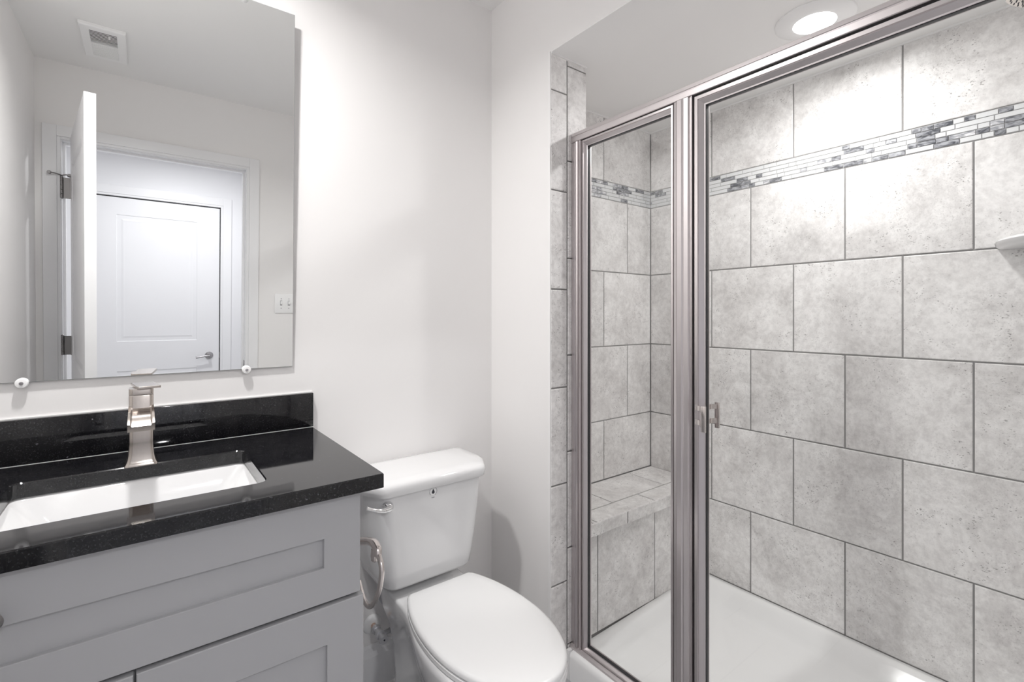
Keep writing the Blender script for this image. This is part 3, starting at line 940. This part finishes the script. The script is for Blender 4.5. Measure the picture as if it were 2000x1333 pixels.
# ------------------------------------------------------------------ shower base, bench, shelf, head
def pan_loop(x0, x1, y0, y1, r, zf, zb, n=8):
    out = []
    for (x, y) in rrect(x0, x1, y0, y1, r, n):
        t = min(max((x - 1.235) / .12, 0), 1)
        t = t * t * (3 - 2 * t)
        out.append((x, y, zf + (zb - zf) * t))
    return out
PX0, PX1, PY0, PY1 = 1.150, XS - .001, YN + .002, 1.189
bm = new()
lp = [pan_loop(PX0, PX1, PY0, PY1, .004, 0.0005, .0005), pan_loop(PX0, PX1, PY0, PY1, .004, .080, .10), pan_loop(PX0 + .004, PX1, PY0, PY1, .006, .093, .117),
      pan_loop(PX0 + .012, PX1 - .003, PY0 + .003, PY1 - .003, .012, .0995, .1215), pan_loop(PX0 + .075, PX1 - .030, PY0 + .030, PY1 - .030, .04, .0995, .1215),
      pan_loop(PX0 + .083, PX1 - .040, PY0 + .040, PY1 - .040, .045, .094, .114), pan_loop(PX0 + .094, PX1 - .062, PY0 + .062, PY1 - .062, .055, .066, .072),
      pan_loop(PX0 + .115, PX1 - .085, PY0 + .085, PY1 - .085, .05, .052, .054), pan_loop(PX0 + .34, PX1 - .34, PY0 + .5, PY1 - .5, .03, .044, .044)]
loft(bm, lp, True, True)
pan = thing('shower_pan', (1.55, .6, 0), 'white acrylic shower base with a raised front curb', 'shower base')
box(bm, PX0 + .001, 1.2165, 1.1895, 1.2025, .0005, .0992)
obj('pan_shell', fix(bm), M['acrylic'], pan, smooth=60)
bm = new()
lathe(bm, (1.55, .6055, .0442), [(.045, 0), (.045, .002), (.038, .003), (0, .003)], 'z', 28)
obj('drain', fix(bm), M['chrome'], pan, label='chrome drain cover')

be = thing('shower_bench', (1.6, 1.31, 0), 'tiled bench built across the end of the shower', 'bench')
bm = new()
box(bm, XJ + .0005, XS - .0005, 1.1935, YE - .0005, 0, .5085)
box(bm, 1.2175, XJ + .0005, 1.1935, 1.2025, 0, .5085)
box(bm, 1.2175, XS - .0005, 1.1725, 1.1935, .464, .5085)
obj('bench_core', bm, M['grout'], be, smooth=0)
bm = new()
tiles(bm, (0, 0, .512), X, Y, Z, row_cuts(XJ, XS, 1.2585, YE, 1.45))
tiles(bm, (0, 0, .512), X, Y, Z, row_cuts(XJ, XS, 1.168, 1.2585, 1.27) + [(1.2165, XJ, 1.168, 1.2025)], bev=.003)
obj('seat_tiles', bm, M['tile'], be, smooth=0)
bm = new()
tiles(bm, (0, 1.169, 0), X, Z, -Y, row_cuts(1.2165, XS, .462, .513, 1.433), bev=.003)
tiles(bm, (0, 1.190, 0), X, Z, -Y, row_cuts(1.2165, XS, .106, .462, 1.293))
obj('front_tiles', bm, M['tile'], be, smooth=0)

bm = new()
RS = .246
def shelf_loop(z, d):
    c = (XS - .001, YN + .001)
    pts = [(c[0], c[1], z), (c[0], c[1] + RS - d, z)]
    for i in range(1, 20):
        t = i / 20 * PI / 2
        pts.append((c[0] - (RS - d) * math.sin(t) * 1.0, c[1] + (RS - d) * math.cos(t), z))
    pts.append((c[0] - RS + d, c[1], z))
    return pts
loft(bm, [shelf_loop(1.422, .014), shelf_loop(1.428, .004), shelf_loop(1.438, .0), shelf_loop(1.444, .004), shelf_loop(1.446, .010)])
obj('corner_shelf', fix(bm), M['ceramic'], label='white ceramic corner shelf on the long shower wall', cat='shelf', smooth=50)

sh = thing('showerhead', (1.56, YN, 2.0), 'dark metal shower head at the top right of the shower', 'shower head')
bm = new()
lathe(bm, (1.56, YN + .0005, 2.00), [(.028, 0), (.028, .004), (.014, .012), (0, .012)], 'y', 24)
obj('wall_flange', fix(bm), M['lever'], sh)
bm = new()
tube(bm, [(1.56, YN + .005, 2.00), (1.56, YN + .06, 2.005), (1.56, YN + .10, 1.995), (1.56, YN + .12, 1.975)], .010, 12)
obj('shower_arm', fix(bm), M['lever'], sh)
b2 = new()
lathe(b2, (0, 0, 0), [(.012, .0), (.016, -.012), (.034, -.030), (.042, -.040), (.042, -.050), (.039, -.052)], 'z', 28)
shm = Matrix.Translation((1.56, YN + .118, 1.980)) @ Matrix.Rotation(math.radians(28), 4, 'X')
bmesh.ops.transform(b2, matrix=shm, verts=b2.verts)
obj('head', fix(b2), M['hinge'], sh)
b2 = new()
lathe(b2, (0, 0, -.0525), [(.038, 0), (.037, -.002), (0, -.002)], 'z', 28)
for rr, nn in ((.008, 6), (.018, 12), (.028, 18)):
    for i in range(nn):
        t = 2 * PI * i / nn
        lathe(b2, (rr * math.cos(t), rr * math.sin(t), -.0545), [(.0015, 0), (.0012, -.002)], 'z', 6, mi=1)
bmesh.ops.transform(b2, matrix=shm, verts=b2.verts)
obj('spray_face', fix(b2), [M['faucet'], M['ink']], sh, label='pale nozzle plate')

# ------------------------------------------------------------------ shower enclosure
en = thing('shower_enclosure', (1.19, .62, .1), 'brushed nickel framed glass shower enclosure with hinged door', 'shower enclosure')
FX = 1.176
bm = new()
hp = [(FX + .006, 1.8265), (FX - .001, 1.8270), (FX - .003, 1.8285), (FX - .003, 1.8435), (FX - .0012, 1.8455), (FX - .0012, 1.8468), (FX - .0025, 1.8485), (FX - .001, 1.8585), (FX + .003, 1.8612), (FX + .012, 1.862), (FX + .034, 1.862), (FX + .040, 1.858), (FX + .040, 1.8265)]
extrude(bm, hp, 'y', YN + .002, YJ - .001)
obj('header_rail', fix(bm), M['nickel'], en, smooth=25)
bm = bx(FX + .008, FX + .034, YN + .04, YJ - .04, 1.8225, 1.8265)  # black gasket strip behind the gap, its colour supplies the gap's shade
obj('header_gap_strip', bm, M['rubber'], en, smooth=0, label='black gasket strip giving the shade of the gap under the header rail')
# jamb post, profile (x, y)
jp = [(FX + .004, 1.2035), (FX, 1.2025), (FX - .001, 1.191), (FX + .002, 1.1885), (FX + .002, 1.1865), (FX - .004, 1.184), (FX - .006, 1.177), (FX - .004, 1.1705), (FX + .001, 1.1690), (FX + .001, 1.1670), (FX - .004, 1.165), (FX - .004, 1.1575), (FX + .003, 1.1555), (FX + .036, 1.1555), (FX + .036, 1.2035)]
bm = new()
extrude(bm, jp, 'z', .112, 1.8255)
obj('jamb_post', fix(bm), M['nickel'], en, smooth=25)
# middle post
mpz = [(FX + .005, .8005), (FX - .001, .799), (FX - .003, .790), (FX - .0065, .786), (FX - .0075, .772), (FX - .0055, .7685), (FX - .0065, .765), (FX - .004, .7545), (FX - .001, .752), (FX + .003, .7475), (FX - .004, .7455), (FX - .004, .7425), (FX + .002, .7415), (FX + .036, .7415), (FX + .036, .8005)]
bm = new()
extrude(bm, mpz, 'z', .112, 1.8255)
obj('middle_post', fix(bm), M['nickel'], en, smooth=25)
bm = new()
extrude(bm, [(FX + .034, .0995), (FX - .010, .0995), (FX - .010, .106), (FX - .006, .1085), (FX + .000, .1115), (FX + .034, .1115)], 'y', YN + .002, YJ - .001)
obj('bottom_track', fix(bm), M['nickel'], en, smooth=25)
def panel_frame(name, ya, yb, za, zb, wv, wh, wbot, label=None):
    """ya > yb; a mitred frame sloping in to the glass, with glass and seal as sub-parts"""
    def L(d, e_, x):
        k = d / wv if wv else 0
        hb = wbot * k
        ht = wh * k
        return [(x, ya - d, za + hb), (x, yb + d, za + hb), (x, yb + d, zb - ht), (x, ya - d, zb - ht)]
    bm_ = new()
    loft(bm_, [L(0, 0, FX + .030), L(0, 0, FX + .002), L(.001, 0, FX), L(wv * .38, 0, FX - .001), L(wv * .42, 0, FX + .002), L(wv * .48, 0, FX + .0015), L(wv * .88, 0, FX + .010), L(wv, 0, FX + .011), L(wv, 0, FX + .030)], False, False)
    vs0 = [bm_.verts.new(p) for p in L(0, 0, FX + .030)]
    vs1 = [bm_.verts.new(p) for p in L(wv, 0, FX + .030)]
    for i in range(4):
        bm_.faces.new((vs0[i], vs0[(i + 1) % 4], vs1[(i + 1) % 4], vs1[i]))
    bmesh.ops.remove_doubles(bm_, verts=bm_.verts, dist=1e-6)
    fr = obj(name, fix(bm_), M['nickel'], en, smooth=20, label=label)
    bm_ = new()
    w2 = wv + .0022
    def L2(d, x):
        o = L(wv, 0, x)
        return [(x, o[0][1] - d, o[0][2] + d), (x, o[1][1] + d, o[1][2] + d), (x, o[2][1] + d, o[2][2] - d), (x, o[3][1] - d, o[3][2] - d)]
    loft(bm_, [L2(0, FX + .013), L2(.0013, FX + .013), L2(.0013, FX + .024), L2(0, FX + .024)], False, False)
    obj('glass_seal', fix(bm_), M['rubber'], fr, smooth=0, label='thin black seal around the glass')
    g0, g1 = L(wv * .9, 0, 0)[0], L(wv * .9, 0, 0)[2]
    obj('glass_pane', bx(FX + .016, FX + .021, g1[1], g0[1], g0[2], g1[2]), M['glass'], fr, smooth=0)
    return fr
panel_frame('fixed_panel', 1.1535, .8025, .1118, 1.8245, .0145, .020, .013)
dp = panel_frame('shower_door', .7375, .055, .116, 1.8215, .0265, .0265, .028, label='hinged glass door in a nickel frame')
obj('door_seal', bx(FX + .006, FX + .028, .7375, .7418, .114, 1.822), M['rubber'], en, smooth=0, label='black seal beside the middle post')
# pair of pull handles, outside and inside the door
for s, xb, yb in ((-1, 1.136, .6865), (1, 1.236, .706)):
    bm = new()
    zt0, zt1 = (.938, 1.005) if s < 0 else (.932, 1.0015)
    box(bm, xb - .003, xb + .003, yb - .0065, yb + .0065, zt0, zt1, bev=.0015, seg=2)
    for za, zb in ((.997 - .013, .997), (.947 - .013 + .012, .947 + .012)):
        xs0 = FX - .001 if s < 0 else FX + .030
        ystart = .733 if s < 0 else .7335
        mid = (xs0 + xb) / 2
        pts = [(xs0, ystart), (xs0 + (-.004 if s < 0 else .004), .716), (mid, .706 if s < 0 else .716), (xb, yb)]
        path = smooth_path([(p[0], p[1], 0) for p in pts], 6)
        outl = [(p.x, p.y) for p in path]
        for (p, q) in zip(outl, outl[1:]):
            d = Vector((q[0] - p[0], q[1] - p[1]))
            nrm = Vector((-d.y, d.x)).normalized() * .0016
            lo = [(p[0] + nrm.x, p[1] + nrm.y), (q[0] + nrm.x, q[1] + nrm.y), (q[0] - nrm.x, q[1] - nrm.y), (p[0] - nrm.x, p[1] - nrm.y)]
            loft(bm, [at_z(lo, za), at_z(lo, zb)])
    obj('pull_handle', fix(bm), M['holder'], dp, smooth=30, label='nickel pull handle ' + ('outside the door' if s < 0 else 'inside the door'))

# ------------------------------------------------------------------ lights, vent, switch
def downlight(x, y, z, watts, colour, label, spread=LAMP_SPREAD):
    t = thing('recessed_downlight', (x, y, z), label, 'ceiling light', 'recessed ceiling lights')
    bm_ = new()
    lathe(bm_, (x, y, z), [(.104, 0), (.104, -.003), (.100, -.006), (.070, -.0115), (.060, -.0125), (.056, -.0115)], 'z', 56, cap=False)
    obj('trim_ring', fix(bm_), M['plastic'], t, label='white trim ring')
    bm_ = new()
    lathe(bm_, (x, y, z - .0112), [(.0565, 0), (.04, -.0008), (0, -.0012)], 'z', 48, cap=False)
    obj('lens', fix(bm_), M['lens'], t, label='glowing white lens')
    ld = bpy.data.lights.new('downlight_lamp', 'AREA')
    ld.shape = 'DISK'
    ld.size = .105
    ld.energy = watts
    ld.spread = math.radians(spread)
    ld.color = colour
    lo = bpy.data.objects.new('downlight_lamp', ld)
    col.objects.link(lo)
    lo.parent = t
    lo.location = (0, 0, -.0135)
    return t
downlight(1.585, .600, ZS, LENS_POWER, (1, .985, .97), 'round white downlight glowing in the shower ceiling')
downlight(-.02, 1.06, ZC, ROOM_POWER, (1, .985, .97), 'round white downlight in the bathroom ceiling above the vanity', 154)
downlight(.25, -1.25, ZC, HALL_POWER, (.985, .985, 1), 'round white downlight in the hall ceiling beyond the doorway')

ve = thing('exhaust_vent', (-.133, .113, ZC), 'white square exhaust vent in the ceiling, seen in the mirror', 'vent')
bm = new()
vx0, vx1, vy0, vy1, vz0 = -.213, -.054, -.069, .294, ZC - .016
ix0, ix1 = -.181, -.086
L = lambda x0, x1, y0, y1, z: [(x0, y0, z), (x1, y0, z), (x1, y1, z), (x0, y1, z)]
iy0, iy1 = -.032, .252
loft(bm, [L(vx0, vx1, vy0, vy1, ZC - .0005), L(vx0, vx1, vy0, vy1, vz0 + .003), L(vx0 + .004, vx1 - .004, vy0 + .004, vy1 - .004, vz0), L(ix0, ix1, iy0, iy1, vz0), L(ix0, ix1, iy0, iy1, ZC - .0005)], False, False)
box(bm, ix0, ix1, .100, .118, vz0, vz0 + .008)
obj('vent_cover', fix(bm), M['plastic'], ve, smooth=0)
bm = new()
for i in range(9):
    y = .124 + i * .0142
    box(bm, ix0, ix1, y, y + .0042, vz0 + .0003, vz0 + .0016)
for i in range(11):
    y = -.030 + i * .0117
    box(bm, ix0, ix1, y, y + .0085, vz0 + .0005, vz0 + .004)
obj('louvre_slats', bm, M['plastic'], ve, smooth=0)
bm = bx(ix0, ix1, .118, iy1, ZC - .003, ZC - .001)  # black sheet under the ceiling, painted shade of the vent interior
obj('cavity_shade', bm, M['dark'], ve, smooth=0, label='black sheet painting the shade of the opening behind the slats')
obj('light_cavity', bx(ix0, ix1, iy0, .100, vz0 + .006, vz0 + .008), M['plastic'], ve, smooth=0)
obj('indicator_tab', bx(-.116, -.109, .205, .232, vz0 - .004, vz0 + .001, bev=.001, seg=1), M['plastic'], ve, smooth=0)

sw = thing('light_switch', (.735, YR, 1.222), 'white double light switch plate beside the doorway', 'light switch')
bm = bx(.675, .795, YR + .0005, YR + .0065, 1.160, 1.284, bev=.003, seg=2)
obj('switch_plate', bm, M['plastic'], sw)
for x in (.712, .758):
    b2 = bx(x - .005, x + .005, YR + .006, YR + .017, 1.216, 1.238, bev=.0015, seg=1)
    obj('toggle', b2, M['plastic'], sw)
    obj('toggle_slot', bx(x - .006, x + .006, YR + .0063, YR + .0070, 1.209, 1.241), M['greyink'], sw, smooth=0, label='grey slot around the toggle')
    for zz in (1.192, 1.252):
        bm = new()
        lathe(bm, (x, YR + .006, zz), [(.003, 0), (.003, .0015), (0, .0015)], 'y', 10)
        obj('screw', fix(bm), M['greyink'], sw, label='small grey screw')
